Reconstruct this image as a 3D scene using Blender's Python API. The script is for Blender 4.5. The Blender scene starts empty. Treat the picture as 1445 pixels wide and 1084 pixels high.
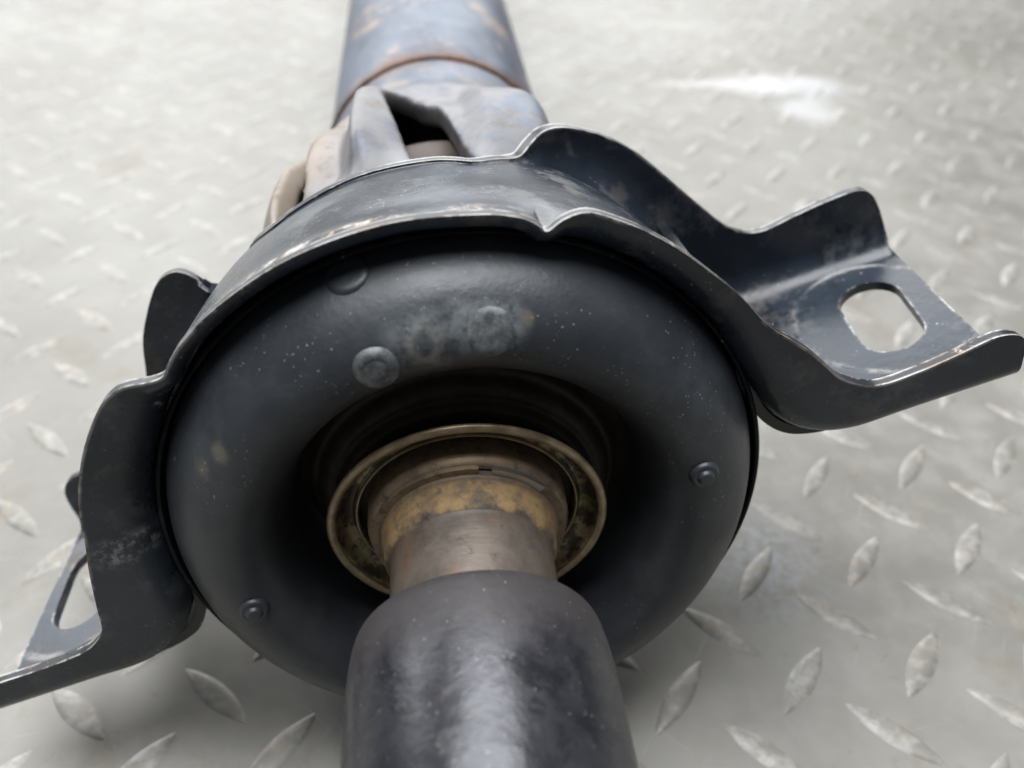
import bpy, bmesh, math, random
from mathutils import Vector, Matrix
random.seed(7)
sc = bpy.context.scene
COL = sc.collection
R = math.radians

# ------------------------------------------------------------------ camera
FPX, PITCH, ROLL, CAMH = 1150.0, R(41.75), R(1.0), 0.2
W0, H0 = 1445.0, 1084.0
CAM = Vector((0, 0, CAMH))

def cam_to_world(x, y, z):
    xr = x * math.cos(ROLL) - y * math.sin(ROLL)
    yr = x * math.sin(ROLL) + y * math.cos(ROLL)
    return Vector((xr, math.cos(PITCH) * z + yr * math.sin(PITCH), -math.sin(PITCH) * z + yr * math.cos(PITCH)))

def ray(px, py):
    return cam_to_world((px - W0 / 2) / FPX, (H0 / 2 - py) / FPX, 1.0)

c_right, c_up, c_fwd = cam_to_world(1, 0, 0), cam_to_world(0, 1, 0), cam_to_world(0, 0, 1)

def frame(o, x, y, z):
    return Matrix(((x.x, y.x, z.x, o.x), (x.y, y.y, z.y, o.y), (x.z, y.z, z.z, o.z), (0, 0, 0, 1)))

cam_data = bpy.data.cameras.new('camera')
cam = bpy.data.objects.new('camera', cam_data)
COL.objects.link(cam)
cam.matrix_world = frame(CAM, c_right, c_up, -c_fwd)
cam_data.sensor_width = 36.0
cam_data.lens = FPX / W0 * 36.0
cam_data.clip_start, cam_data.clip_end = 0.005, 60.0
cam_data.dof.use_dof = True
cam_data.dof.focus_distance = 0.156
cam_data.dof.aperture_fstop = cam_data.lens / 2.6
sc.camera = cam

# ------------------------------------------------------------------ light
world = bpy.data.worlds.new('World')
sc.world = world
world.use_nodes = True
bg = world.node_tree.nodes['Background']
bg.inputs[0].default_value = (0.93, 0.96, 1.0, 1)
bg.inputs[1].default_value = 0.08

def area(name, loc, target, sx, sy, power, col):
    d = bpy.data.lights.new(name, 'AREA')
    d.shape = 'RECTANGLE'
    d.size, d.size_y, d.energy, d.color = sx, sy, power, col
    o = bpy.data.objects.new(name, d)
    COL.objects.link(o)
    o.location = loc
    o.rotation_euler = (Vector(target) - Vector(loc)).to_track_quat('-Z', 'Y').to_euler()
    return o

area('window_light', (-0.75, 2.1, 1.10), (0, 0.1, 0.05), 4.0, 1.6, 78.0, (0.97, 0.985, 1.0))
cl = area('ceiling_light', (-0.1, 0.36, 1.55), (0, 0.12, 0.03), 1.5, 1.2, 40.0, (0.95, 0.97, 1.0))
cl.data.shape = 'ELLIPSE'; cl.data.size, cl.data.size_y = 1.5, 1.15

sc.render.engine = 'CYCLES'
sc.view_settings.view_transform = 'Standard'
sc.view_settings.look = 'None'
sc.view_settings.gamma = 1
sc.view_settings.exposure = 0.14
sc.cycles.use_denoising = True
sc.cycles.use_adaptive_sampling = True
sc.cycles.adaptive_threshold = 0.02
sc.cycles.max_bounces = 6
sc.cycles.diffuse_bounces = 3
sc.cycles.glossy_bounces = 3

# ------------------------------------------------------------------ frames
def axes(vx, vy):
    n = ray(vx, vy).normalized()
    u = n.cross(Vector((0, 0, 1))).normalized()
    return u, n, u.cross(n)

# support bearing (tilted a little on its rubber) and shaft
du, dn, dw = axes(545, -210)
DISC = frame(CAM + ray(665, 720) * 0.169, du, dn, dw)
AL = R(17.6)
BRK = DISC @ Matrix.Rotation(-AL, 4, 'Y')
su, sa, sw = axes(563, -480)
SHAFT = frame(CAM + ray(662, 742) * 0.165, su, sa, sw)

# ------------------------------------------------------------------ node helpers
class NT:
    def __init__(s, name):
        s.m = bpy.data.materials.new(name)
        s.m.use_nodes = True
        s.t = s.m.node_tree
        s.b = s.t.nodes['Principled BSDF']
        s.tc = s.t.nodes.new('ShaderNodeTexCoord')
    def n(s, typ, **kw):
        nd = s.t.nodes.new(typ)
        for k, v in kw.items():
            setattr(nd, k, v)
        return nd
    def l(s, a, b):
        s.t.links.new(a, b)
    def val(s, sock, v):
        if hasattr(v, 'is_output'):
            s.l(v, sock)
        else:
            sock.default_value = v
    def noise(s, scale, detail=4, rough=0.6, stretch=None, dist=0.0, off=None):
        nd = s.n('ShaderNodeTexNoise')
        nd.inputs['Scale'].default_value = scale
        nd.inputs['Detail'].default_value = detail
        nd.inputs['Roughness'].default_value = rough
        nd.inputs['Distortion'].default_value = dist
        src = s.tc.outputs['Object']
        if stretch or off:
            mp = s.n('ShaderNodeMapping')
            mp.inputs['Scale'].default_value = stretch or (1, 1, 1)
            mp.inputs['Location'].default_value = off or (0, 0, 0)
            s.l(src, mp.inputs[0]); src = mp.outputs[0]
        s.l(src, nd.inputs['Vector'])
        return nd.outputs['Fac']
    def ramp(s, fac, a, b, lo=0.0, hi=1.0):
        nd = s.n('ShaderNodeMapRange')
        nd.interpolation_type = 'SMOOTHSTEP'
        s.l(fac, nd.inputs[0])
        nd.inputs[1].default_value, nd.inputs[2].default_value = a, b
        nd.inputs[3].default_value, nd.inputs[4].default_value = lo, hi
        return nd.outputs[0]
    def mix(s, fac, a, b):
        nd = s.n('ShaderNodeMix'); nd.data_type = 'RGBA'
        s.val(nd.inputs[0], fac)
        for sock, v in ((nd.inputs[6], a), (nd.inputs[7], b)):
            if hasattr(v, 'is_output'): s.l(v, sock)
            else: sock.default_value = (*v, 1)
        return nd.outputs[2]
    def math(s, op, a, b=0.0):
        nd = s.n('ShaderNodeMath', operation=op)
        s.val(nd.inputs[0], a); s.val(nd.inputs[1], b)
        return nd.outputs[0]
    def fmix(s, fac, a, b):
        nd = s.n('ShaderNodeMix')
        s.val(nd.inputs[0], fac); s.val(nd.inputs[2], a); s.val(nd.inputs[3], b)
        return nd.outputs[0]
    def blob(s, c, rx, ry, rz, soft=0.35, warp=0.0, wscale=200):
        """1 inside an ellipsoid (object space), ragged border"""
        mp = s.n('ShaderNodeMapping')
        mp.vector_type = 'POINT'
        mp.inputs['Location'].default_value = (-c[0] / rx, -c[1] / ry, -c[2] / rz)
        mp.inputs['Scale'].default_value = (1 / rx, 1 / ry, 1 / rz)
        s.l(s.tc.outputs['Object'], mp.inputs[0])
        ln = s.n('ShaderNodeVectorMath', operation='LENGTH')
        s.l(mp.outputs[0], ln.inputs[0])
        d = ln.outputs['Value']
        if warp:
            d = s.math('ADD', d, s.math('MULTIPLY', s.math('SUBTRACT', s.noise(wscale, 5, 0.65), 0.5), warp))
        return s.ramp(d, 1.0 + soft, 1.0 - soft)
    def specks(s, scale, size, prob, off=(0, 0, 0)):
        """scattered small irregular spots"""
        mp = s.n('ShaderNodeMapping'); mp.inputs['Location'].default_value = off
        s.l(s.tc.outputs['Object'], mp.inputs[0])
        nz = s.n('ShaderNodeTexNoise'); nz.inputs['Scale'].default_value = scale * 2.5
        s.l(mp.outputs[0], nz.inputs['Vector'])
        va = s.n('ShaderNodeVectorMath', operation='MULTIPLY_ADD')
        s.l(nz.outputs['Color'], va.inputs[0]); va.inputs[1].default_value = (0.7 / scale,) * 3; s.l(mp.outputs[0], va.inputs[2])
        vo = s.n('ShaderNodeTexVoronoi'); vo.inputs['Scale'].default_value = scale
        s.l(va.outputs[0], vo.inputs['Vector'])
        sp = s.n('ShaderNodeSeparateColor'); s.l(vo.outputs['Color'], sp.inputs[0])
        sz = s.math('MULTIPLY', sp.outputs[1], size)
        a = s.math('LESS_THAN', s.math('SUBTRACT', vo.outputs['Distance'], sz), 0.0)
        return s.math('MULTIPLY', a, s.math('LESS_THAN', sp.outputs[0], prob))
    def edge(s, radius=0.0011):
        """1 along sharp convex or concave edges"""
        bv = s.n('ShaderNodeBevel'); bv.samples = 6
        bv.inputs['Radius'].default_value = radius
        ge = s.n('ShaderNodeNewGeometry')
        dt = s.n('ShaderNodeVectorMath', operation='DOT_PRODUCT')
        s.l(bv.outputs[0], dt.inputs[0]); s.l(ge.outputs['Normal'], dt.inputs[1])
        return s.ramp(s.math('SUBTRACT', 1.0, dt.outputs['Value']), 0.008, 0.05)
    bev = None
    def bump(s, h, strength, dist=0.001):
        nd = s.n('ShaderNodeBump')
        if s.bev is not None: s.l(s.bev, nd.inputs['Normal'])
        nd.inputs['Strength'].default_value = strength
        nd.inputs['Distance'].default_value = dist
        s.l(h, nd.inputs['Height'])
        s.l(nd.outputs[0], s.b.inputs['Normal'])
    def out(s, col, rough, metal=0.0, spec=0.5):
        if hasattr(col, 'is_output'): s.l(col, s.b.inputs['Base Color'])
        else: s.b.inputs['Base Color'].default_value = (*col, 1)
        s.val(s.b.inputs['Roughness'], rough)
        s.val(s.b.inputs['Metallic'], metal)
        s.val(s.b.inputs['Specular IOR Level'], spec)
        return s.m

# ------------------------------------------------------------------ materials
def m_black_paint(name, chips=0.0):
    t = NT(name)
    big = t.noise(38, 5, 0.6)
    fine = t.noise(420, 3, 0.6)
    base = t.mix(t.ramp(big, 0.35, 0.7), (0.007, 0.008, 0.010), (0.020, 0.023, 0.028))
    # dried dust film in patches
    dust = t.math('MULTIPLY', t.ramp(t.noise(70, 6, 0.7, off=(3, 1, 2)), 0.52, 0.78), 0.45)
    base = t.mix(dust, base, (0.10, 0.105, 0.11))
    # tiny pale specks
    sp = t.math('MAXIMUM', t.specks(1300, 0.36, 0.14), t.specks(500, 0.20, 0.03, (3, 2, 1)))
    sp = t.math('MULTIPLY', sp, t.ramp(t.noise(45, 3, 0.6, off=(7, 4, 1)), 0.50, 0.64))
    base = t.mix(t.math('MULTIPLY', sp, 0.75), base, (0.42, 0.40, 0.35))
    # rust freckles
    ru = t.ramp(t.noise(160, 5, 0.65, off=(1, 9, 4)), 0.69, 0.76)
    base = t.mix(t.math('MULTIPLY', ru, 0.5), base, (0.11, 0.055, 0.028))
    rough = t.fmix(t.ramp(big, 0.3, 0.75), 0.30, 0.46)
    rough = t.fmix(dust, rough, 0.8)
    # paint rubbed off the edges of the sheet
    ed = t.math('MULTIPLY', t.edge(), t.ramp(t.math('ADD', t.noise(48, 4, 0.65, off=(3, 3, 9)), t.math('MULTIPLY', t.noise(420, 4, 0.7, off=(1, 3, 2)), 0.6)), 0.70 if chips else 1.02, 0.86 if chips else 1.10))
    bare = t.mix(t.ramp(t.noise(130, 4, 0.6, off=(5, 1, 1)), 0.45, 0.62), (0.66, 0.65, 0.63), (0.44, 0.34, 0.25))
    base = t.mix(t.math('MULTIPLY', ed, 0.9), base, bare)
    metal = 0.0
    if chips:
        ch = t.ramp(t.noise(170, 6, 0.72, off=(2, 2, 5)), 0.62 - chips, 0.70 - chips)
        tan = t.mix(t.ramp(t.noise(260, 3, 0.6), 0.42, 0.58), (0.20, 0.13, 0.085), (0.55, 0.54, 0.50))
        base = t.mix(ch, base, tan)
        rough = t.fmix(ch, rough, 0.5)
    t.bump(t.math('ADD', t.math('MULTIPLY', fine, 0.5), t.math('MULTIPLY', big, 1.5)), 0.25, 0.0004)
    return t.out(base, rough, metal, 0.5)

def m_bracket():
    t = NT('bracket_black_paint')
    big = t.noise(38, 5, 0.6)
    base = t.mix(t.ramp(big, 0.35, 0.7), (0.013, 0.018, 0.026), (0.030, 0.041, 0.058))
    dust = t.math('MULTIPLY', t.ramp(t.noise(85, 6, 0.72, off=(3, 1, 2)), 0.51, 0.66), 0.5)
    base = t.mix(dust, base, t.mix(t.ramp(t.noise(50, 3, 0.6, off=(9, 9, 1)), 0.42, 0.6), (0.14, 0.14, 0.145), (0.12, 0.098, 0.078)))
    sp = t.math('MAXIMUM', t.specks(1300, 0.36, 0.14), t.specks(500, 0.20, 0.03, (3, 2, 1)))
    sp = t.math('MULTIPLY', sp, t.ramp(t.noise(45, 3, 0.6, off=(7, 4, 1)), 0.50, 0.64))
    base = t.mix(t.math('MULTIPLY', sp, 0.8), base, (0.42, 0.40, 0.35))
    # rubbed marks of the washers round the two slots: a scuffed ring with a rough inner edge
    rings = None
    for cx in (101.3, -101.0):
        o_ = t.blob((cx / 1000, 0.0272, -0.0065), 0.0200, 0.0215, 0.02, 0.03, 0.10, 120)
        i_ = t.blob((cx / 1000, 0.0272, -0.0065), 0.0185, 0.0200, 0.02, 0.03, 0.16, 160)
        r_ = t.math('SUBTRACT', o_, i_)
        rings = r_ if rings is None else t.math('MAXIMUM', rings, r_)
    rings = t.math('MULTIPLY', rings, t.ramp(t.noise(120, 4, 0.7), 0.42, 0.62))
    base = t.mix(t.math('MULTIPLY', rings, 0.55), base, (0.40, 0.38, 0.35))
    pads = t.math('MAXIMUM', t.blob((0.1013, 0.0272, -0.0065), 0.0195, 0.0210, 0.02, 0.03), t.blob((-0.101, 0.0272, -0.0065), 0.0195, 0.0210, 0.02, 0.03))
    # worn patches on the rounded front lip, tan primer and bare metal
    xyz = t.n('ShaderNodeSeparateXYZ'); t.l(t.tc.outputs['Object'], xyz.inputs[0])
    rad = t.math('SQRT', t.math('ADD', t.math('POWER', xyz.outputs[0], 2.0), t.math('POWER', xyz.outputs[2], 2.0)))
    lip = t.ramp(t.math('ABSOLUTE', t.math('SUBTRACT', rad, 0.0650)), 0.0024, 0.0012)
    lip = t.math('MULTIPLY', lip, t.math('MULTIPLY', t.ramp(xyz.outputs[1], 0.0045, 0.0012), t.ramp(xyz.outputs[1], -0.0026, -0.0018)))
    lip = t.math('MULTIPLY', lip, t.math('MULTIPLY', t.ramp(xyz.outputs[0], -0.052, -0.034), t.ramp(xyz.outputs[0], 0.034, 0.020)))
    wear = t.math('MULTIPLY', lip, t.ramp(t.noise(170, 6, 0.78, off=(4, 4, 4)), 0.47, 0.56))
    tan = t.mix(t.ramp(t.noise(300, 3, 0.6), 0.42, 0.6), (0.30, 0.21, 0.15), (0.62, 0.60, 0.56))
    base = t.mix(wear, base, tan)
    # paint rubbed off the edges of the sheet
    ed = t.math('MULTIPLY', t.edge(), t.ramp(t.math('ADD', t.math('MULTIPLY', t.noise(30, 3, 0.6, off=(3, 3, 9)), 1.6), t.math('MULTIPLY', t.noise(420, 4, 0.7, off=(1, 3, 2)), 0.8)), 1.14, 1.42))
    bare = t.mix(t.ramp(t.noise(130, 4, 0.6, off=(5, 1, 1)), 0.45, 0.62), (0.66, 0.65, 0.63), (0.44, 0.34, 0.25))
    base = t.mix(t.math('MULTIPLY', ed, 0.9), base, bare)
    smear = t.blob((-0.0635, -0.0035, 0.0215), 0.0062, 0.004, 0.0034, 0.6, 1.6, 200)
    smear = t.math('MULTIPLY', smear, t.ramp(t.noise(260, 6, 0.75, off=(6, 0, 2)), 0.44, 0.60))
    base = t.mix(t.math('MULTIPLY', smear, 0.7), base, (0.34, 0.34, 0.33))
    rough = t.fmix(t.ramp(big, 0.3, 0.75), 0.22, 0.34)
    rough = t.fmix(dust, rough, 0.6)
    t.bump(t.math('ADD', t.math('MULTIPLY', pads, -1.6), t.math('ADD', t.math('MULTIPLY', t.noise(420, 3, 0.6), 0.5), t.math('MULTIPLY', big, 1.5))), 0.3, 0.0004)
    return t.out(base, rough, 0.0, 0.5)

def m_rubber():
    t = NT('black_rubber')
    big = t.noise(42, 4, 0.6)
    base = t.mix(t.ramp(big, 0.35, 0.7), (0.025, 0.029, 0.035), (0.044, 0.050, 0.058))
    # grey bloom
    bl = t.math('MULTIPLY', t.ramp(t.noise(60, 5, 0.65, off=(2, 8, 1)), 0.48, 0.75), 0.35)
    base = t.mix(bl, base, (0.10, 0.114, 0.128))
    # rubbed pale smudge with a faint ring in it, between two nubs
    sm = None
    for (x, z, rx, rz, k) in ((-0.0068, 0.0475, 0.0062, 0.0046, .9), (0.0012, 0.0490, 0.0060, 0.0046, .95), (0.0062, 0.0492, 0.0036, 0.0040, .8), (-0.0105, 0.0468, 0.0028, 0.0040, .6)):
        b_ = t.math('MULTIPLY', t.blob((x, -0.0115, z), rx, 0.008, rz, 0.45, 0.55, 320), k)
        sm = b_ if sm is None else t.math('MAXIMUM', sm, b_)
    ro = t.blob((-0.0072, -0.0115, 0.0472), 0.0029, 0.008, 0.0036, 0.35, 0.8, 500)
    ri = t.blob((-0.0072, -0.0115, 0.0472), 0.0015, 0.008, 0.0022, 0.4, 0.8, 500)
    base = t.mix(t.math('MULTIPLY', t.math('MULTIPLY', sm, t.ramp(t.noise(300, 5, 0.7), 0.3, 0.62)), 0.7), base, (0.27, 0.295, 0.31))
    base = t.mix(t.math('MULTIPLY', t.math('MAXIMUM', t.math('SUBTRACT', ro, ri), 0.0), 0.45), base, (0.34, 0.33, 0.30))
    base = t.mix(t.math('MULTIPLY', ri, 0.5), base, (0.05, 0.055, 0.06))
    for (x, z, r_, c) in ((-0.0435, 0.0275, 0.0013, (0.20, 0.18, 0.14)), (0.0102, 0.0500, 0.0008, (0.20, 0.16, 0.10)), (-0.0475, 0.0235, 0.0012, (0.15, 0.13, 0.10))):
        base = t.mix(t.math('MULTIPLY', t.blob((x, -0.010, z), r_, 0.01, r_ * 1.3, 0.7, 1.8, 600), 0.6), base, c)
    sp = t.math('MAXIMUM', t.specks(2000, 0.42, 0.12), t.specks(600, 0.22, 0.012, (3, 2, 1)))
    sp = t.math('MULTIPLY', sp, t.ramp(t.noise(40, 3, 0.6, off=(5, 4, 1)), 0.49, 0.63))
    base = t.mix(t.math('MULTIPLY', sp, 0.6), base, (0.34, 0.32, 0.28))
    rough = t.fmix(t.ramp(t.noise(55, 4, 0.6), 0.3, 0.7), 0.36, 0.48)
    t.bump(t.math('ADD', t.noise(900, 2, 0.5), t.math('MULTIPLY', t.noise(120, 4, 0.6), 2.0)), 0.2, 0.0003)
    return t.out(base, rough, 0.0, 0.6)

def m_tube_front():
    t = NT('dark_blued_tube')
    big = t.noise(62, 6, 0.68)
    blot = t.ramp(t.noise(150, 6, 0.66, dist=0.5, off=(4, 2, 7)), 0.50, 0.56)
    base = t.mix(t.ramp(big, 0.35, 0.68), (0.022, 0.023, 0.030), (0.048, 0.048, 0.056))
    base = t.mix(t.math('MULTIPLY', blot, 0.6), base, (0.017, 0.019, 0.024))
    rust = t.ramp(t.noise(70, 6, 0.7, off=(9, 1, 3)), 0.55, 0.72)
    # the shoulder lost its gloss and is dusted brown
    y = t.n('ShaderNodeSeparateXYZ'); t.l(t.tc.outputs['Object'], y.inputs[0])
    shoulder = t.ramp(t.math('ADD', y.outputs[1], t.math('MULTIPLY', t.math('SUBTRACT', big, 0.5), 0.02)), -0.041, -0.031)
    base = t.mix(t.math('MULTIPLY', rust, t.math('ADD', t.math('MULTIPLY', shoulder, 0.4), 0.2)), base, (0.12, 0.085, 0.065))
    base = t.mix(t.math('MULTIPLY', shoulder, 0.5), base, (0.10, 0.086, 0.082))
    sp = t.math('MAXIMUM', t.specks(2000, 0.36, 0.07), t.specks(800, 0.2, 0.012, (3, 2, 1)))
    base = t.mix(t.math('MULTIPLY', sp, 0.6), base, (0.38, 0.36, 0.33))
    pit = t.ramp(t.noise(520, 4, 0.7, off=(2, 2, 6)), 0.56, 0.66)
    base = t.mix(t.math('MULTIPLY', pit, 0.45), base, (0.085, 0.070, 0.060))
    rough = t.fmix(t.ramp(t.noise(110, 5, 0.65, off=(1, 5, 2)), 0.35, 0.65), 0.24, 0.36)
    rough = t.fmix(blot, rough, 0.24)
    rough = t.fmix(shoulder, rough, 0.60)
    t.bump(t.math('ADD', t.noise(300, 4, 0.65), t.math('MULTIPLY', t.noise(80, 4, 0.6), 2.0)), 0.25, 0.0004)
    return t.out(base, rough, 0.3, 0.7)

def m_tube_rear(name='blue_grey_tube', rustk=1.0, bare=False):
    t = NT(name)
    big = t.noise(30, 6, 0.7, stretch=(1, 0.5, 1))
    base = t.mix(t.ramp(big, 0.35, 0.65), (0.034, 0.050, 0.082), (0.098, 0.122, 0.165))
    rust = t.ramp(t.noise(45, 6, 0.72, off=(9, 1, 3), stretch=(1, 0.7, 1)), 0.52, 0.64)
    base = t.mix(t.math('MULTIPLY', rust, 0.75 * rustk), base, (0.34, 0.25, 0.18))
    yy = t.n('ShaderNodeSeparateXYZ'); t.l(t.tc.outputs['Object'], yy.inputs[0])
    near_weld = t.ramp(t.math('ABSOLUTE', t.math('SUBTRACT', yy.outputs[1], 0.159)), 0.011, 0.002)
    bleed = t.math('MULTIPLY', near_weld, t.ramp(t.noise(75, 6, 0.75, off=(8, 3, 3)), 0.40, 0.58))
    base = t.mix(t.math('MULTIPLY', bleed, 0.85), base, (0.17, 0.095, 0.065))
    if bare:
        b_ = t.math('MULTIPLY', t.ramp(t.noise(38, 5, 0.65, off=(2, 6, 4)), 0.32, 0.50), t.ramp(yy.outputs[1], 0.138, 0.118))
        base = t.mix(t.math('MULTIPLY', b_, 0.8), base, (0.185, 0.178, 0.175))
        tan = t.blob((-0.036, 0.098, 0.031), 0.013, 0.034, 0.015, 0.5, 0.9, 90)
        base = t.mix(t.math('MULTIPLY', tan, 0.6), base, (0.30, 0.22, 0.14))
        gr = t.ramp(t.noise(90, 5, 0.7, off=(6, 6, 1)), 0.54, 0.66)
        base = t.mix(t.math('MULTIPLY', gr, 0.6), base, (0.10, 0.075, 0.05))
    rough = t.fmix(t.noise(80, 4), 0.32, 0.58)
    t.bump(t.noise(200, 4, 0.65), 0.2, 0.0004)
    return t.out(base, rough, 0.25, 0.5)

def m_cast():
    t = NT('bare_cast_steel')
    big = t.noise(40, 6, 0.7)
    base = t.mix(t.ramp(big, 0.35, 0.65), (0.10, 0.11, 0.125), (0.22, 0.225, 0.235))
    rust = t.ramp(t.noise(55, 6, 0.72, off=(9, 1, 3)), 0.55, 0.66)
    base = t.mix(t.math('MULTIPLY', rust, 0.7), base, (0.23, 0.15, 0.09))
    t.bump(t.noise(260, 4, 0.65), 0.3, 0.0004)
    return t.out(base, t.fmix(t.noise(80, 4), 0.38, 0.6), 0.45, 0.5)

def m_rust(name, a, b, metal=0.2, r0=0.45):
    t = NT(name)
    n1 = t.noise(120, 6, 0.72)
    base = t.mix(t.ramp(n1, 0.35, 0.65), a, b)
    sp = t.ramp(t.noise(320, 4, 0.6, off=(3, 3, 3)), 0.58, 0.68)
    base = t.mix(t.math('MULTIPLY', sp, 0.6), base, (0.045, 0.040, 0.036))
    t.bump(t.noise(500, 4, 0.7), 0.3, 0.0003)
    return t.out(base, t.fmix(n1, r0, r0 + 0.25), metal, 0.4)

def m_neck():
    """turned steel neck: a ring of orange rust at its root, grey-brown beyond"""
    t = NT('turned_steel_neck')
    y = t.n('ShaderNodeSeparateXYZ'); t.l(t.tc.outputs['Object'], y.inputs[0])
    n1 = t.noise(140, 6, 0.7)
    yy = t.math('ADD', y.outputs[1], t.math('MULTIPLY', t.math('SUBTRACT', n1, 0.5), 0.0045))
    band = t.math('MULTIPLY', t.ramp(yy, -0.0092, -0.0082), t.ramp(yy, -0.0022, -0.0038))
    base = t.mix(t.ramp(t.noise(90, 6, 0.7), 0.35, 0.65), (0.095, 0.078, 0.064), (0.170, 0.140, 0.115))
    base = t.mix(t.math('MULTIPLY', t.ramp(t.noise(75, 5, 0.7, off=(5, 5, 2)), 0.52, 0.68), 0.7), base, (0.19, 0.115, 0.07))
    gold = t.mix(t.ramp(n1, 0.38, 0.6), (0.17, 0.12, 0.075), (0.36, 0.235, 0.105))
    base = t.mix(t.math('MULTIPLY', band, t.ramp(t.noise(210, 5, 0.7, off=(1, 2, 8)), 0.28, 0.46)), base, gold)
    dark = t.ramp(t.noise(150, 5, 0.7, off=(8, 2, 2)), 0.60, 0.70)
    base = t.mix(t.math('MULTIPLY', dark, 0.6), base, (0.04, 0.038, 0.038))
    t.bump(t.math('ADD', t.noise(600, 4, 0.7), t.noise(90, 3, 0.5, stretch=(1, 12, 1))), 0.2, 0.0003)
    return t.out(base, t.fmix(band, t.fmix(n1, 0.42, 0.6), 0.75), t.fmix(band, 0.3, 0.05), 0.5)

def m_zinc(name, dk0, dkk, gk=0.35):
    t = NT(name)
    n1 = t.noise(130, 6, 0.7)
    base = t.mix(t.ramp(n1, 0.35, 0.62), (0.24, 0.18, 0.115), (0.44, 0.345, 0.22))
    grn = t.ramp(t.noise(50, 4, 0.6, off=(2, 7, 1)), 0.46, 0.62)
    base = t.mix(t.math('MULTIPLY', grn, gk), base, (0.20, 0.21, 0.09))
    dk = t.ramp(t.noise(170, 6, 0.75, off=(5, 5, 5)), dk0, dk0 + 0.10)
    base = t.mix(t.math('MULTIPLY', dk, dkk), base, (0.030, 0.029, 0.025))
    t.bump(t.noise(500, 4, 0.7), 0.25, 0.0003)
    return t.out(base, t.fmix(n1, 0.32, 0.5), 0.55, 0.5)

def m_floor(name, tread=False):
    t = NT(name)
    src = t.n('ShaderNodeNewGeometry').outputs['Position']
    # world-space coordinates, so plate and treads share one pattern of dirt
    class P: pass
    t.tc = P(); t.tc.outputs = {'Object': src}
    big = t.noise(9, 5, 0.6)
    mid = t.noise(60, 6, 0.68)
    base = t.mix(t.ramp(big, 0.35, 0.68), (0.215, 0.207, 0.186), (0.280, 0.271, 0.246))
    base = t.mix(t.math('MULTIPLY', t.ramp(mid, 0.42, 0.68), 0.5), base, (0.33, 0.32, 0.295))
    dirt = t.ramp(t.noise(32, 6, 0.72, off=(4, 1, 0)), 0.52, 0.70)
    base = t.mix(t.math('MULTIPLY', dirt, 0.55), base, (0.20, 0.17, 0.125))
    grime = t.ramp(t.noise(140, 5, 0.7, off=(7, 7, 0)), 0.60, 0.74)
    base = t.mix(t.math('MULTIPLY', grime, 0.40), base, (0.15, 0.135, 0.11))
    stain = t.ramp(t.noise(5.5, 6, 0.62, off=(2, 9, 0)), 0.46, 0.66)
    base = t.mix(t.math('MULTIPLY', stain, 0.35), base, (0.19, 0.175, 0.145))
    spot = t.math('MULTIPLY', t.specks(95, 0.30, 0.12), t.ramp(t.noise(300, 4, 0.7), 0.4, 0.6))
    base = t.mix(t.math('MULTIPLY', spot, 0.5), base, (0.17, 0.14, 0.10))
    scr = None
    for ang, o in ((0.5, 1), (-0.9, 5), (1.3, 9)):
        mp = t.n('ShaderNodeMapping')
        mp.inputs['Rotation'].default_value = (0, 0, ang)
        t.l(src, mp.inputs[0])
        m2 = t.n('ShaderNodeMapping'); m2.inputs['Scale'].default_value = (900, 26, 1); m2.inputs['Location'].default_value = (o, o, 0)
        t.l(mp.outputs[0], m2.inputs[0])
        nz = t.n('ShaderNodeTexNoise'); nz.inputs['Scale'].default_value = 1; nz.inputs['Detail'].default_value = 2
        t.l(m2.outputs[0], nz.inputs['Vector'])
        s_ = t.ramp(nz.outputs['Fac'], 0.69, 0.78)
        scr = s_ if scr is None else t.math('MAXIMUM', scr, s_)
    base = t.mix(t.math('MULTIPLY', scr, 0.4), base, (0.44, 0.43, 0.40))
    rough = t.fmix(t.ramp(mid, 0.35, 0.7), 0.42, 0.62)
    metal = 0.12
    # spilled white paint beyond the bracket, over plate and treads alike
    for (qx, qy, a_, b_, k_) in ((1105, 120, 0.036, 0.016, 0.8), (1040, 118, 0.040, 0.007, 0.55), (1140, 155, 0.018, 0.016, 0.7)):
        d = ray(qx, qy); p = CAM + d * (CAMH / -d.z)
        wh = t.blob((p.x, p.y, 0), a_, b_, 1, 0.6, 1.6, 60)
        base = t.mix(t.math('MULTIPLY', wh, k_), base, (0.47, 0.47, 0.47))
    if tread:
        worn = t.ramp(t.noise(190, 5, 0.7), 0.44, 0.62)
        base = t.mix(t.math('MULTIPLY', worn, 0.45), base, (0.50, 0.485, 0.45))
        tan = t.ramp(t.noise(260, 5, 0.7, off=(3, 1, 0)), 0.54, 0.68)
        base = t.mix(t.math('MULTIPLY', tan, 0.55), base, (0.36, 0.28, 0.18))
        rough = 0.44
    else:
        d = ray(1075, 800); p = CAM + d * (CAMH / -d.z)
        bl = t.math('MULTIPLY', t.blob((p.x, p.y, 0), 0.016, 0.017, 1, 0.5, 1.0, 110), t.ramp(t.noise(260, 5, 0.7), 0.40, 0.6))
        base = t.mix(t.math('MULTIPLY', bl, 0.5), base, (0.36, 0.38, 0.42))
    t.bump(t.math('ADD', mid, t.math('MULTIPLY', t.noise(420, 4, 0.7), 0.5)), 0.18, 0.0005)
    return t.out(base, rough, metal, 0.5)

def m_scuff():
    t = NT('scuffed_rubber')
    n1 = t.noise(420, 5, 0.7)
    base = t.mix(t.ramp(n1, 0.35, 0.7), (0.075, 0.083, 0.088), (0.23, 0.245, 0.25))
    t.bump(t.noise(900, 3, 0.6), 0.25, 0.0003)
    return t.out(base, 0.55, 0.0, 0.4)

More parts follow.
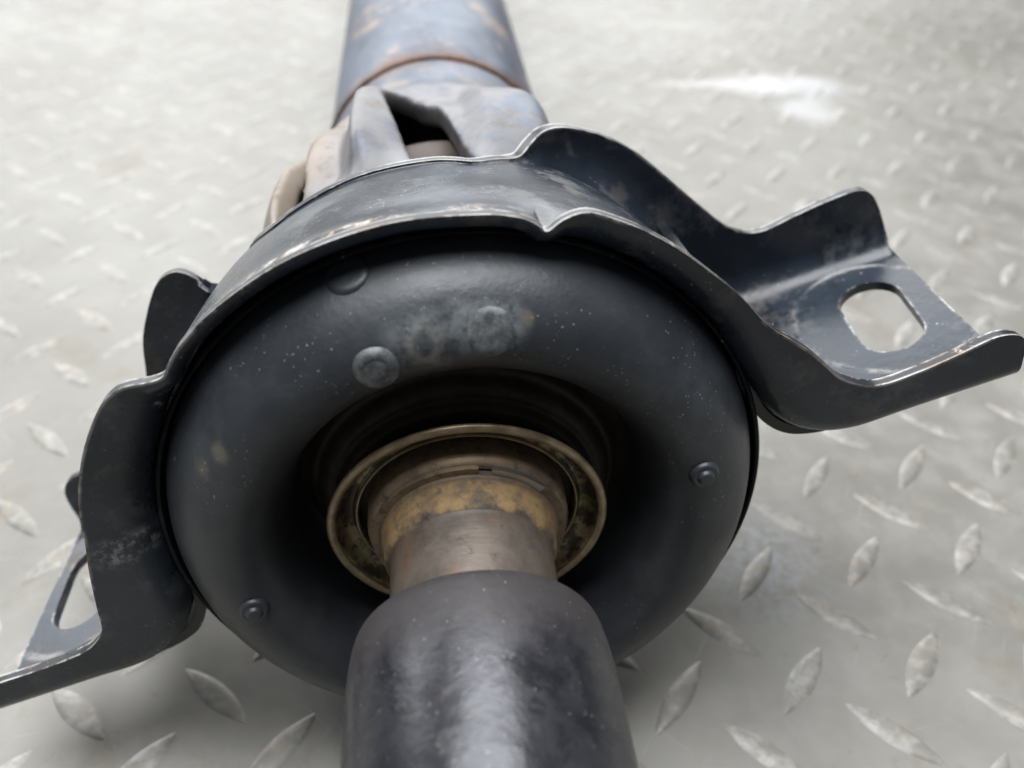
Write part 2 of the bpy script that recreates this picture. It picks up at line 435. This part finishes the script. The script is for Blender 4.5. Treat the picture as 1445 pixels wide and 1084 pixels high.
MAT = dict(grime=m_zinc('grimy_zinc', 0.44, 0.85, 0.7), green=m_zinc('green_zinc', 0.62, 0.5, 0.8), scuff=m_scuff(), seal=m_rust('grimy_seal', (0.020, 0.016, 0.013), (0.055, 0.040, 0.028), 0.1, 0.5), paint=m_black_paint('black_paint'), chip=m_black_paint('chipped_black_edge', 0.004), bracket=m_bracket(),
           rubber=m_rubber(), front=m_tube_front(), rear=m_tube_rear(), yoke=m_tube_rear('yoke_paint', 0.6, True), cast=m_cast(),
           weld=m_rust('weld_rust', (0.075, 0.045, 0.035), (0.17, 0.095, 0.065)),
           sleeve=m_rust('sleeve_rust', (0.16, 0.125, 0.095), (0.33, 0.24, 0.15), 0.35, 0.4),
           neck=m_neck(), zinc=m_zinc('yellow_zinc', 0.58, 0.6, 0.2), steel=NT('bright_steel').out((0.5, 0.52, 0.54), 0.3, 0.9),
           inner=m_rust('brown_casting', (0.035, 0.026, 0.021), (0.085, 0.062, 0.048)),
           floor=m_floor('plate_metal'), tread=m_floor('tread_metal', True),
           grit=NT('grit').out((0.05, 0.045, 0.04), 0.8))

# ------------------------------------------------------------------ mesh helpers
def link(name, me, mats, mat_world=None, parent=None, smooth=40):
    if not isinstance(mats, (list, tuple)): mats = [mats]
    if not me.materials:
        for m in mats: me.materials.append(m)
    o = bpy.data.objects.new(name, me)
    COL.objects.link(o)
    if smooth:
        me.polygons.foreach_set('use_smooth', [True] * len(me.polygons))
        me.set_sharp_from_angle(angle=R(smooth))
    if parent is not None:
        o.parent = parent
        pw = Matrix.Identity(4); p = parent
        while p is not None:
            pw = p.matrix_basis @ pw; p = p.parent
        o.matrix_basis = pw.inverted() @ (mat_world or Matrix.Identity(4))
    elif mat_world is not None:
        o.matrix_basis = mat_world
    return o

def mesh(name, v, f):
    me = bpy.data.meshes.new(name)
    me.from_pydata([tuple(p) for p in v], [], f)
    me.update()
    return me

def smooth_profile(pts, sub=5):
    out = []
    n = len(pts)
    for i in range(n - 1):
        p0, p1, p2, p3 = pts[max(i - 1, 0)], pts[i], pts[i + 1], pts[min(i + 2, n - 1)]
        for k in range(sub):
            t = k / sub
            out.append(tuple(0.5 * (2 * b + (c - a) * t + (2 * a - 5 * b + 4 * c - d) * t * t + (-a + 3 * b - 3 * c + d) * t ** 3)
                             for a, b, c, d in zip(p0, p1, p2, p3)))
    out.append(tuple(pts[-1]))
    return out

def lathe(name, prof, seg=128, closed=False, wob=0.0):
    """revolve (r, y) in millimetres about the local Y axis"""
    v, f = [], []
    n = len(prof)
    for i in range(seg):
        a = 2 * math.pi * i / seg
        for j, (r, y) in enumerate(prof):
            rr = r * (1 + wob * math.sin(3 * a + j))
            v.append((rr * math.cos(a) / 1000, y / 1000, rr * math.sin(a) / 1000))
    for i in range(seg):
        i2 = (i + 1) % seg
        for j in range(n if closed else n - 1):
            j2 = (j + 1) % n
            f.append((i * n + j, i2 * n + j, i2 * n + j2, i * n + j2))
    me = mesh(name, v, f)
    bm = bmesh.new(); bm.from_mesh(me)
    bmesh.ops.recalc_face_normals(bm, faces=bm.faces)
    bm.to_mesh(me); bm.free()
    return me

def bake(o):
    """apply the modifiers of o"""
    bpy.context.view_layer.update()
    dg = bpy.context.evaluated_depsgraph_get()
    me = bpy.data.meshes.new_from_object(o.evaluated_get(dg))
    o.modifiers.clear()
    old = o.data; o.data = me
    bpy.data.meshes.remove(old)
    return me

def cutter(me, mw):
    o = bpy.data.objects.new('cutter', me); COL.objects.link(o); o.matrix_basis = mw
    return o

def boolean(o, cutters):
    for c in cutters:
        m = o.modifiers.new('b', 'BOOLEAN'); m.operation = 'DIFFERENCE'; m.object = c; m.solver = 'EXACT'
    bake(o)
    for c in cutters:
        d = c.data; bpy.data.objects.remove(c); bpy.data.meshes.remove(d)

# ------------------------------------------------------------------ floor with raised treads
def floor_hit(px, py):
    d = ray(px, py); return CAM + d * (CAMH / -d.z)

def fan_grid(x0, x1, y0, y1):
    return mesh('floor', [(x0, y0, 0), (x1, y0, 0), (x1, y1, 0), (x0, y1, 0)], [(0, 1, 2, 3)])

floor = link('floor', fan_grid(-4, 4, -3, 6), MAT['floor'], smooth=0)
floor['kind'] = 'structure'
floor['label'] = 'grey metal checker plate floor with raised lens-shaped treads'

TS, TTH = 0.02386, R(53.96)
TO = Vector((0.00777, 0.0126))
def tread_grid(nx, ny, L=0.0252, Wd=0.0066, Ht=0.0007):
    v, f = [], []
    for i in range(nx + 1):
        x = -1 + 2 * i / nx
        hw = Wd / 2 * (1 - abs(x) ** 1.9) + 0.00015
        for j in range(ny + 1):
            q = -1 + 2 * j / ny
            e = (1 - abs(x) ** 3.2) * (1 - abs(q) ** 2.6)
            z = Ht * (e ** 0.85 if e > 0 else 0)
            v.append((x * L / 2, q * hw, z - 0.00008))
    for i in range(nx):
        for j in range(ny):
            a = i * (ny + 1) + j
            f.append((a, a + ny + 1, a + ny + 2, a + 1))
    return v, f
tv, tf = tread_grid(12, 6)
tread_me = mesh('raised_tread', tv, tf)
tread_me.materials.append(MAT['tread'])
tread_me.polygons.foreach_set('use_smooth', [True] * len(tread_me.polygons))
sv, sf = tread_grid(6, 4)

def project(p):
    q = p - CAM
    z = q.dot(c_fwd)
    if z <= 0.01: return None
    return W0 / 2 + FPX * q.dot(c_right) / z, H0 / 2 - FPX * q.dot(c_up) / z, z

near, far = [], []
e1 = Vector((math.cos(TTH), math.sin(TTH))); e2 = Vector((math.sin(TTH), -math.cos(TTH)))
for i in range(-70, 80):
    for j in range(-70, 70):
        c = TO + TS * (i * e1 + j * e2)
        if not (-1.0 < c.x < 1.0 and -0.35 < c.y < 1.6): continue
        ang = TTH if (i + j) % 2 else TTH - math.pi / 2
        ang += random.uniform(-0.03, 0.03)
        pr = project(Vector((c.x, c.y, 0)))
        ins = pr and -25 < pr[0] < W0 + 25 and -15 < pr[1] < H0 + 30
        # the wide black housing and the front tube hide a few
        if ins and not (300 < pr[0] < 1000 and 330 < pr[1] < 850) and not (530 < pr[0] < 860 and pr[1] > 840):
            near.append((pr[2], c, ang))
        else:
            far.append((c, ang))
near.sort(key=lambda k: k[0])
far += [(c, a) for _, c, a in near[300:]]
for _, c, a in near[:300]:
    o = bpy.data.objects.new('raised_tread', tread_me)
    COL.objects.link(o)
    o.parent = floor
    s = random.uniform(0.94, 1.05)
    o.matrix_basis = Matrix.Translation((c.x, c.y, 0)) @ Matrix.Rotation(a, 4, 'Z') @ Matrix.Diagonal((s, random.uniform(0.88, 1.06), random.uniform(0.8, 1.1), 1))
fv, ff = [], []
for c, a in far:
    b = len(fv); ca, sa_ = math.cos(a), math.sin(a)
    fv += [(c.x + x * ca - y * sa_, c.y + x * sa_ + y * ca, z) for x, y, z in sv]
    ff += [tuple(b + k for k in q) for q in sf]
ft = link('raised_treads', mesh('raised_treads', fv, ff), MAT['tread'], parent=floor, smooth=60)
ft['kind'] = 'stuff'

# ------------------------------------------------------------------ the drive shaft
so = SHAFT.translation
root = bpy.data.objects.new('drive_shaft', None)
COL.objects.link(root)
root.location = (so.x, so.y, 0)
root.empty_display_size = 0.05
root['label'] = 'used black drive shaft with centre support bearing and two-eared mounting bracket lying on checker plate'
root['category'] = 'drive shaft'
bpy.context.view_layer.update()

# --- front tube with rounded shoulder
prof = [(15.6, -24.6), (17.5, -24.8)] + smooth_profile([(19.4, -25.1), (20.9, -25.9), (21.8, -27.4), (22.35, -30.0), (22.8, -34.0), (23.05, -39.0), (23.15, -46.0)], 5) + [(23.2, -70), (23.2, -140), (23.2, -330), (20, -330)]
link('front_tube', lathe('front_tube', prof, 160), MAT['front'], SHAFT, root)
# --- neck
prof = [(18.0, 6.0), (18.0, -2.6)] + smooth_profile([(17.9, -3.0), (17.4, -3.6), (17.0, -5.0), (16.9, -7.6), (16.3, -8.8), (15.9, -9.6), (15.8, -12.0)], 4) + [(15.75, -20), (15.7, -25.5)]
link('shaft_neck', lathe('shaft_neck', prof, 128), MAT['neck'], SHAFT, root)
# --- sleeve pressed into the shield
prof = [(18.0, 4.0), (18.3, -1.0), (19.0, -1.4), (19.6, -1.2), (20.1, -0.4), (20.3, 1.0), (20.3, 8.0)]
link('sleeve', lathe('sleeve', smooth_profile(prof, 3), 128), MAT['sleeve'], SHAFT, root)
# --- split lock ring, open at the top right
v, f = [], []
N = 90
for i in range(N + 1):
    a = R(76) - R(352) * i / N
    for (dr, dy) in ((-0.7, 0.5), (-0.7, -0.5), (0.7, -0.5), (0.7, 0.5)):
        r = 18.7 + dr
        v.append((r * math.cos(a) / 1000, (-1.9 + dy) / 1000, r * math.sin(a) / 1000))
for i in range(N):
    for k in range(4):
        f.append((i * 4 + k, i * 4 + (k + 1) % 4, i * 4 + 4 + (k + 1) % 4, i * 4 + 4 + k))
f += [(3, 2, 1, 0), (N * 4, N * 4 + 1, N * 4 + 2, N * 4 + 3)]
lr = link('lock_ring', mesh('lock_ring', v, f), [MAT['sleeve'], MAT['steel']], SHAFT, root, smooth=30)
for k_, p_ in enumerate(lr.data.polygons):
    p_.material_index = 1 if k_ < 4 * 9 else 0
# --- dust shield with rolled rim
prof = smooth_profile([(27.4, 0.9), (26.7, 1.2), (26.0, 2.6), (24.8, 4.0), (23.5, 4.4), (22.6, 3.9), (22.0, 4.8), (21.9, 10.0)], 4)
shield = link('dust_shield', lathe('dust_shield', prof, 160), MAT['grime'], SHAFT, root)
ringp = [(27.35 + 0.95 * math.cos(k * math.pi / 7), 0.35 + 0.75 * math.sin(k * math.pi / 7)) for k in range(14)]
link('rolled_lip', lathe('rolled_lip', ringp, 160, closed=True), MAT['zinc'], SHAFT, shield)
ringp = [(22.5 + 0.4 * math.cos(k * math.pi / 5), 3.6 + 0.5 * math.sin(k * math.pi / 5)) for k in range(10)]
link('inner_lip', lathe('inner_lip', ringp, 160, closed=True), MAT['green'], SHAFT, shield)

# --- bearing seal behind the shield
prof = smooth_profile([(36.5, 16.0), (33.5, 14.5), (31.8, 12.2), (30.6, 11.6), (29.6, 9.6), (28.4, 8.6), (27.0, 8.4), (26.2, 6.9), (25.0, 6.4), (19.0, 6.4)], 4)
link('bearing_seal', lathe('bearing_seal', prof, 128), MAT['seal'], SHAFT, root)
# --- rubber mount: bulged ring in the housing
RP = [(60.6, 9.0), (60.4, 4.0), (59.6, 0.6), (58.3, -2.4), (56.4, -5.6), (54.0, -8.4), (51.0, -10.6), (47.6, -11.8), (44.2, -11.6), (41.2, -9.8), (38.9, -6.6), (37.4, -2.4), (36.4, 3.0), (35.6, 9.0), (34.0, 12.5), (30.0, 13.5), (22.0, 13.8)]
RS = smooth_profile(RP, 6)
rub = link('rubber_mount', lathe('rubber_mount', RS, 192), MAT['rubber'], DISC, root)
# --- nubs on the rubber
def rub_at(r, ang):
    best = min(range(2, len(RS) - 2), key=lambda k: abs(RS[k][0] - r) + (100 if RS[k][1] > 5 else 0))
    (r0, y0), (r1, y1) = RS[best - 1], RS[best + 1]
    t = Vector((r1 - r0, y1 - y0)).normalized()
    nr, ny = t.y, -t.x
    if ny > 0: nr, ny = -nr, -ny
    ca, sa_ = math.cos(ang), math.sin(ang)
    p = Vector((RS[best][0] * ca, RS[best][1], RS[best][0] * sa_)) / 1000
    return p, Vector((nr * ca, ny, nr * sa_)), Vector((-sa_, 0, ca))
def nub(r, ang, prof, sx=1.0, mat='rubber'):
    p, n, tg = rub_at(r, R(ang))
    y = -n; x = tg; z = x.cross(y)
    m = DISC @ frame(p, x, y, z) @ Matrix.Diagonal((sx, 1, 1, 1))
    link('rubber_nub', lathe('rubber_nub', prof, 40), MAT[mat], m, rub, smooth=50)
button = smooth_profile([(4.0, 0.5), (3.7, -0.2), (3.2, -0.65), (2.6, -0.85), (2.2, -0.82), (1.9, -0.86), (1.3, -1.0), (0.01, -1.05)], 3)
stepped = smooth_profile([(3.0, 0.5), (2.8, -0.3), (2.4, -0.8), (1.9, -0.85), (1.6, -1.0), (1.35, -1.6), (0.9, -1.8), (0.01, -1.85)], 3)
flat = smooth_profile([(4.2, 0.4), (3.6, -0.15), (2.6, -0.4), (0.01, -0.5)], 3)
nub(46.0, 109.3, button, 1.0, 'scuff')
nub(48.6, 85.5, flat, 1.0, 'scuff')
nub(46.5, 18.0, stepped)
nub(45.2, -167.0, stepped)
nub(58.7, 108.8, flat, 1.0)

# --- housing drum round the rubber
prof = [(60.7, 4.0), (60.8, 0.6), (61.3, 0.2), (61.7, 0.7), (61.8, 2.0), (61.2, 14.0), (59.6, 30.0), (57.5, 38.0), (54.0, 41.0), (40.0, 42.0), (24.0, 42.0), (24.0, 40.0), (52.0, 39.0), (57.0, 33.0), (60.5, 12.0)]
link('housing', lathe('housing', prof, 160, closed=True), MAT['paint'], DISC, root)

# --- bracket: one pressed sheet, strap and two ears with turned-up flanges
def P(r, d): return (r * math.cos(R(d)), r * math.sin(R(d)))
def arc(side, table):
    out = []
    for d, base, r in table:
        b, o = P(base, d), P(r, d)
        out.append(((side * b[0], b[1]), (side * o[0], o[1])))
    return out
def ear(side, pairs):
    return [((side * b[0], b[1]), (side * o[0], o[1])) for b, o in pairs]
EW = -6.3
EF = -7.9
front = ear(1, [((113.2, EF), (114.2, -2.2)), ((112.6, EF), (113.8, 0.2)), ((110, EF), (111.6, 2.0)), ((106.5, EF), (107.5, 2.7)), ((100, EF), (100.3, 1.5)), ((90, EF), (93.0, 0.6)), ((79, EF), (84.7, 0.7)), ((72, -6.0), (78.4, 4.8)), ((67, -1.2), (75.2, 9.6)), ((64.2, 6.0), (72.6, 13.8)), ((62.6, 12.5), (69.6, 17.6))])
front += arc(1, [(19.5, 63.6, 69.2), (26.4, 63.9, 68.7), (33.5, 64.1, 68.3), (40, 64.3, 68.5), (46, 64.4, 68.7), (51, 64.4, 68.7), (54.0, 64.4, 68.6), (56.0, 64.4, 67.8), (57.8, 64.3, 66.2), (59.0, 63.8, 64.5), (59.7, 63.4, 63.8), (60.5, 63.9, 64.4), (62.2, 64.6, 65.2), (65.0, 65.2, 65.8), (70, 65.3, 65.9), (80, 65.5, 66.1), (90, 65.5, 66.1)])
left_f = arc(-1, [(80, 65.5, 66.1), (70, 65.5, 66.1), (62, 65.4, 66.0), (57.5, 65.0, 65.6), (55.2, 64.6, 65.3), (53.2, 64.6, 66.9), (50.6, 64.6, 70.2), (47.5, 64.5, 71.9), (43.5, 64.4, 72.6), (38, 64.2, 73.2), (32.3, 64.1, 73.7), (26.5, 63.9, 74.1), (20.5, 63.6, 74.4)])
left_f += ear(-1, [((62.6, 12.5), (72.6, 20.6)), ((64.2, 6.0), (75.0, 15.6)), ((67, -1.2), (77.6, 9.9)), ((72, -6.0), (80.4, 4.0)), ((79, EF), (85.4, 0.6)), ((90, EF), (91.0, -0.4)), ((100, EF), (100.2, -0.7)), ((107, EF), (107.6, -0.6)), ((111, EF), (111.8, -1.0)), ((112.4, EF), (113.4, -1.8)), ((113, EF), (114.0, -2.8))])
front += left_f
rear = ear(1, [((116, EW), (116.2, -4.2)), ((115, EW), (115.4, 0.5)), ((113, EW), (114.4, 5.5)), ((110.5, EW), (112.8, 9.6)), ((107, EW), (109.6, 11.7)), ((99, EW), (102.0, 11.7)), ((90, EW), (93.4, 10.8)), ((79, EW), (85.6, 9.8)), ((72, -5.0), (80.8, 11.0)), ((66, -0.6), (77.4, 13.6)), ((62.2, 5.5), (74.6, 17.0)), ((59.4, 11.5), (72.4, 20.4))])
rear += arc(1, [(18.9, 60.0, 74.0), (26.7, 60.0, 72.3), (34.2, 60.0, 71.6), (42, 60.0, 70.4), (49, 60.0, 68.5), (52.8, 60.0, 66.7), (54.9, 60.0, 63.8), (56.3, 60.0, 61.6), (58.5, 60.1, 60.8), (64, 60.8, 61.4), (75, 61.6, 62.2), (90, 61.6, 62.2)])
rear += arc(-1, [(75, 61.2, 61.7), (64, 60.0, 60.5), (57, 58.8, 59.3), (51, 58.0, 58.6), (47.6, 58.0, 59.2)])
rear += ear(-1, [(P(58.0, 45.9), (43.6, 43.2)), (P(58.1, 44.6), (46.0, 46.9)), (P(58.3, 43.2), (47.8, 49.6)), (P(58.4, 41.8), (50.2, 51.0)), (P(58.6, 40.4), (53.2, 50.7)), (P(58.8, 39.0), (56.3, 48.9)), (P(59.2, 35.5), (61.6, 43.4)), (P(59.5, 31.0), (66.3, 37.2)), (P(60.0, 22.5), (70.9, 28.1))])
rear += ear(-1, [((60, 11.5), (75.4, 22.0)), ((62.2, 5.5), (77.0, 17.2)), ((66, -0.6), (79.4, 13.4)), ((72, -5.0), (82.8, 10.4)), ((79, EW), (88.0, 9.0)), ((90, EW), (95.0, 8.7)), ((99, EW), (101.0, 8.6)), ((104.5, EW), (105.5, 8.0)), ((107.5, EW), (108.4, 5.6)), ((109.4, EW), (110.0, 1.6)), ((110.6, EW), (110.8, -4.0))])

def resample(pairs, n):
    q = smooth_profile([(b[0], b[1], o[0], o[1]) for b, o in pairs], 10)
    acc = [0.0]
    for a, b in zip(q, q[1:]):
        acc.append(acc[-1] + math.hypot(b[0] - a[0], b[1] - a[1]) + 0.25 * math.hypot(b[2] - a[2], b[3] - a[3]))
    # parameter = plain base length so that front and rear stay square to each other
    base = [0.0]
    for a, b in zip(q, q[1:]):
        base.append(base[-1] + max(math.hypot(b[0] - a[0], b[1] - a[1]), 1e-6))
    tot = base[-1]
    out, k = [], 0
    for i in range(n + 1):
        d = tot * i / n
        while k < len(base) - 2 and base[k + 1] < d: k += 1
        t = (d - base[k]) / (base[k + 1] - base[k])
        out.append(tuple(a + (b - a) * t for a, b in zip(q[k], q[k + 1])))
    return out
NB = 460
FR, RR = resample(front, NB), resample(rear, NB)
FS = []                                   # front line without its notches, for the web behind the lip
for i in range(NB + 1):
    lo, hi = max(0, i - 14), min(NB, i + 14)
    h_ = min(i - lo, hi - i)
    w_ = FR[i - h_:i + h_ + 1]
    FS.append((sum(q[0] for q in w_) / len(w_), sum(q[1] for q in w_) / len(w_)))
    a_ = math.hypot(*FS[i]); b_ = math.hypot(*FR[i][:2])
    if FR[i][1] > 25: FS[i] = (FS[i][0] * 64.7 / a_, FS[i][1] * 64.7 / a_)
YF, THK = -1.7, 2.3
def smoothstep(a, b, x):
    t = min(max((x - a) / (b - a), 0), 1); return t * t * (3 - 2 * t)
cols = []
for i in range(NB + 1):
    fb, fo = FR[i][:2], FR[i][2:]
    rb, ro = RR[i][:2], RR[i][2:]
    # rear edge: straight across the ears, a little shorter over the crown of the strap
    yr = 53.0 - 17.0 * (1 - smoothstep(20, 41, abs(fb[0])))
    def section(b, o, y0, sgn, rmax):
        d = (o[0] - b[0], o[1] - b[1]); h = max(math.hypot(*d), 0.2)
        d = (d[0] / h, d[1] / h)
        r = min(rmax, h * 0.95)
        pts = [(h, y0)] if h > r else []
        if h - r > 1.0:
            pts = [(h, y0), (r + (h - r) * 0.66, y0), (r + (h - r) * 0.33, y0)]
        else:
            pts = [(h, y0), (r + (h - r) * 0.66, y0), (r + (h - r) * 0.33, y0)]
        for k in range(8):
            th = math.pi / 2 * k / 7
            pts.append((r - r * math.sin(th), y0 + sgn * r * (1 - math.cos(th))))
        return [(b[0] + d[0] * q, y, b[1] + d[1] * q) for q, y in pts]
    A = section(fb, fo, YF, 1, 4.2 - 2.2 * smoothstep(66, 82, abs(fb[0])))
    B = section(rb, ro, yr, -1, 7.0)
    ya, yb = A[-1][1], B[-1][1]
    mid = []
    for k in range(1, 14):
        t = k / 14
        y = ya + (yb - ya) * t
        w = (y - YF) / (yr - YF)
        w = w ** 2.2 if abs(fb[0]) < 75 else w
        g = smoothstep(YF + 1.5, YF + 9.0, y) if fb[1] > 25 else 0.0
        p0 = fb[0] + (FS[i][0] - fb[0]) * g; p1 = fb[1] + (FS[i][1] - fb[1]) * g
        mid.append((p0 + (rb[0] - p0) * w, y, p1 + (rb[1] - p1) * w))
    cols.append(A + mid + B[::-1])
nr = len(cols[0])
v = [(x / 1000, y / 1000, z / 1000) for c in cols for x, y, z in c]
f = []
for i in range(NB):
    for j in range(nr - 1):
        a = i * nr + j
        f.append((a, a + 1, a + nr + 1, a + nr))
me = mesh('bracket', v, f)
# normals must look away from the shaft (towards +z at the crown)
ip = (NB // 2) * (nr - 1) + nr // 2
if me.polygons[ip].normal.z < 0: me.flip_normals()
brk = link('bracket', me, [MAT['bracket'], MAT['chip']], BRK, root, smooth=0)
so_ = brk.modifiers.new('s', 'SOLIDIFY'); so_.thickness = THK / 1000; so_.offset = -1; so_.material_offset_rim = 1; so_.use_even_offset = False
bake(brk)
def slot(cx, skew):
    pts = []
    for k in range(24):
        a = math.pi * k / 23
        pts.append((7.2 * math.cos(a), 6.4 + 7.2 * math.sin(a)))
    for k in range(24):
        a = math.pi + math.pi * k / 23
        pts.append((7.2 * math.cos(a), -6.4 + 7.2 * math.sin(a)))
    n = len(pts)
    vv = [((cx + x + skew * y) / 1000, (27.4 + y) / 1000, (EW + z) / 1000) for z in (-8, 8) for x, y in pts]
    ff_ = [tuple(range(n))[::-1], tuple(range(n, 2 * n))] + [(k, (k + 1) % n, n + (k + 1) % n, n + k) for k in range(n)]
    return cutter(mesh('cut', vv, ff_), BRK)
boolean(brk, [slot(100.9, 0.14), slot(-101.0, -0.02)])
me = brk.data
me.polygons.foreach_set('use_smooth', [True] * len(me.polygons))
me.set_sharp_from_angle(angle=R(38))

# --- under-plates: doubler tongues below the root of each ear
for s in (1, -1):
    line = smooth_profile([(61.6, 24.0), (61.9, 14.0), (62.4, 6.5), (64.5, -1.5), (68.5, -7.0), (74.0, -9.4), (80.0, -10.2)], 5)
    vv, ff_ = [], []
    ys = [3.0, 4.0, 26.0, 49.0, 50.0]
    for (x, z) in line:
        for y in ys: vv.append((s * x / 1000, y / 1000, (z - 1.0) / 1000))
    m_ = len(ys)
    for i in range(len(line) - 1):
        for j in range(m_ - 1):
            a = i * m_ + j; ff_.append((a, a + 1, a + m_ + 1, a + m_))
    me = mesh('doubler_plate', vv, ff_)
    if me.polygons[-1].normal.z < 0: me.flip_normals()
    o = link('doubler_plate', me, MAT['paint'], BRK, root, smooth=0)
    q = o.modifiers.new('s', 'SOLIDIFY'); q.thickness = 0.0022; q.offset = -1
    me = bake(o); me.polygons.foreach_set('use_smooth', [True] * len(me.polygons)); me.set_sharp_from_angle(angle=R(40))

# --- rear tube, weld bead
prof = [(30, 158.0), (37.2, 158.0), (37.6, 159.0), (37.7, 170.0), (37.7, 330.0), (37.7, 900.0), (30, 900.0)]
link('rear_tube', lathe('rear_tube', prof, 128), MAT['rear'], SHAFT, root)
v, f = [], []
N, K = 200, 10
for i in range(N):
    a = 2 * math.pi * i / N
    w = 1 + 0.07 * math.sin(a * 61) + 0.07 * math.sin(a * 23 + 1)
    for k in range(K):
        b = 2 * math.pi * k / K
        r = 37.4 + 0.9 * w * math.cos(b)
        y = 157.2 + 1.9 * w * math.sin(b) + 0.4 * math.sin(a * 5)
        v.append((r * math.cos(a) / 1000, y / 1000, r * math.sin(a) / 1000))
for i in range(N):
    for k in range(K):
        i2, k2 = (i + 1) % N, (k + 1) % K
        f.append((i * K + k, i * K + k2, i2 * K + k2, i2 * K + k))
link('weld_bead', mesh('weld_bead', v, f), MAT['weld'], SHAFT, root, smooth=60)

# --- yoke: flared fork with ridged arms and windows between them
def yoke_mesh():
    v, f = [], []
    S, L = 180, 60
    rows = [(157.5, 37.0)] + [(156 - i * (156 - 40) / (L - 1), None) for i in range(L)]
    pr_ = smooth_profile([(156, 37.3), (146, 37.4), (136, 38.2), (124, 42.5), (110, 48.0), (98, 52.5), (86, 54.0), (74, 53.5), (60, 51.0), (40, 50.0)], 8)
    def rad(y):
        for a, b in zip(pr_, pr_[1:]):
            if a[0] >= y >= b[0]:
                return a[1] + (b[1] - a[1]) * (a[0] - y) / (a[0] - b[0])
        return 37.2
    for inner in (0, 1):
        for (y, r) in rows:
            for i in range(S):
                a = 2 * math.pi * i / S
                rr = r if r else rad(y)
                t = smoothstep(0, 1, (128 - y) / 22) * smoothstep(56, 74, y)
                # angular arms: ridge lines at 66 and 113 degrees, hollows between
                dg = math.degrees(a) % 180
                tab = [(0, -3), (40, -3), (52, -6.0), (57, -3.5), (63, 1.2), (67, 1.6), (78, -1.0), (84, -6.0), (98, -6.0), (104, -2.0), (110, 2.6), (112, 2.6), (116, -2.5), (121, -6.0), (127, -2.2), (145, -1.2), (160, -3), (180, -3)]
                for (a0, d0), (a1, d1) in zip(tab, tab[1:]):
                    if a0 <= dg <= a1:
                        k = d0 + (d1 - d0) * (dg - a0) / (a1 - a0)
                rr = rr + t * k
                if inner: rr -= 6.5
                v.append((rr * math.cos(a) / 1000, y / 1000, rr * math.sin(a) / 1000))
    n = len(rows)
    o_ = n * S
    for j in range(n - 1):
        for i in range(S):
            i2 = (i + 1) % S
            f.append((j * S + i, j * S + i2, (j + 1) * S + i2, (j + 1) * S + i))
            f.append((o_ + j * S + i2, o_ + j * S + i, o_ + (j + 1) * S + i, o_ + (j + 1) * S + i2))
    for j in (0, n - 1):
        for i in range(S):
            i2 = (i + 1) % S
            q = (j * S + i, j * S + i2, o_ + j * S + i2, o_ + j * S + i)
            f.append(q if j else q[::-1])
    me = mesh('yoke', v, f)
    bm = bmesh.new(); bm.from_mesh(me); bmesh.ops.recalc_face_normals(bm, faces=bm.faces); bm.to_mesh(me); bm.free()
    return me
def window(ang, y0, y1, w0, w1, sk=0.0, r0=20, r1=80):
    """radial prism with rounded outline; local x = tangent, y = shaft, z = radial"""
    pts = []
    yc, hl = (y0 + y1) / 2, (y1 - y0) / 2
    for k in range(40):
        a = 2 * math.pi * k / 40
        cx, sy = math.cos(a), math.sin(a)
        cx = math.copysign(abs(cx) ** 0.55, cx); sy = math.copysign(abs(sy) ** 0.55, sy)
        t = (sy + 1) / 2
        pts.append(((w0 + (w1 - w0) * t) * cx + sk * hl * sy, yc + hl * sy))
    n = len(pts)
    vv = [(x / 1000, y / 1000, z / 1000) for z in (r0, r1) for x, y in pts]
    ff_ = [tuple(range(n))[::-1], tuple(range(n, 2 * n))] + [(k, (k + 1) % n, n + (k + 1) % n, n + k) for k in range(n)]
    return cutter(mesh('cut', vv, ff_), SHAFT @ Matrix.Rotation(R(90) - R(ang), 4, 'Y'))
yk = link('yoke', yoke_mesh(), MAT['yoke'], SHAFT, root, smooth=30)
boolean(yk, [window(93, 36, 112, 6.2, 7.0, -0.2), window(137, 62, 127, 6.5, 4.0), window(46, 60, 118, 6.5, 4.5), window(272, 36, 114, 9, 9), window(226, 74, 124, 6, 4), window(314, 74, 124, 6, 4)])
rm = yk.modifiers.new('r', 'REMESH'); rm.mode = 'VOXEL'; rm.voxel_size = 0.0009; rm.adaptivity = 0.0
sm_ = yk.modifiers.new('s', 'SMOOTH'); sm_.factor = 0.6; sm_.iterations = 5
me = bake(yk)
if not me.materials: me.materials.append(MAT['yoke'])
me.polygons.foreach_set('use_smooth', [True] * len(me.polygons))
# --- joint cross and front yoke stub inside
v = []
cr = lathe('joint_cross', [(0.01, -40), (11, -40), (12, -39), (12, 39), (11, 40), (0.01, 40)], 32)
c1 = link('joint_cross', cr, MAT['cast'], SHAFT @ Matrix.Translation((0, 0.082, 0)) @ Matrix.Rotation(R(52), 4, 'Y') @ Matrix.Rotation(R(90), 4, 'Z'), root)
c2 = link('joint_cross', cr, MAT['cast'], SHAFT @ Matrix.Translation((0, 0.082, 0)) @ Matrix.Rotation(R(-38), 4, 'Y') @ Matrix.Rotation(R(90), 4, 'Z'), root)
link('stub_shaft', lathe('stub_shaft', [(0.01, 102), (30, 102), (37, 98), (40.5, 90), (40.5, 70), (24, 58), (18.5, 48), (18.0, 30), (18.0, 4)], 64), MAT['inner'], SHAFT, root)
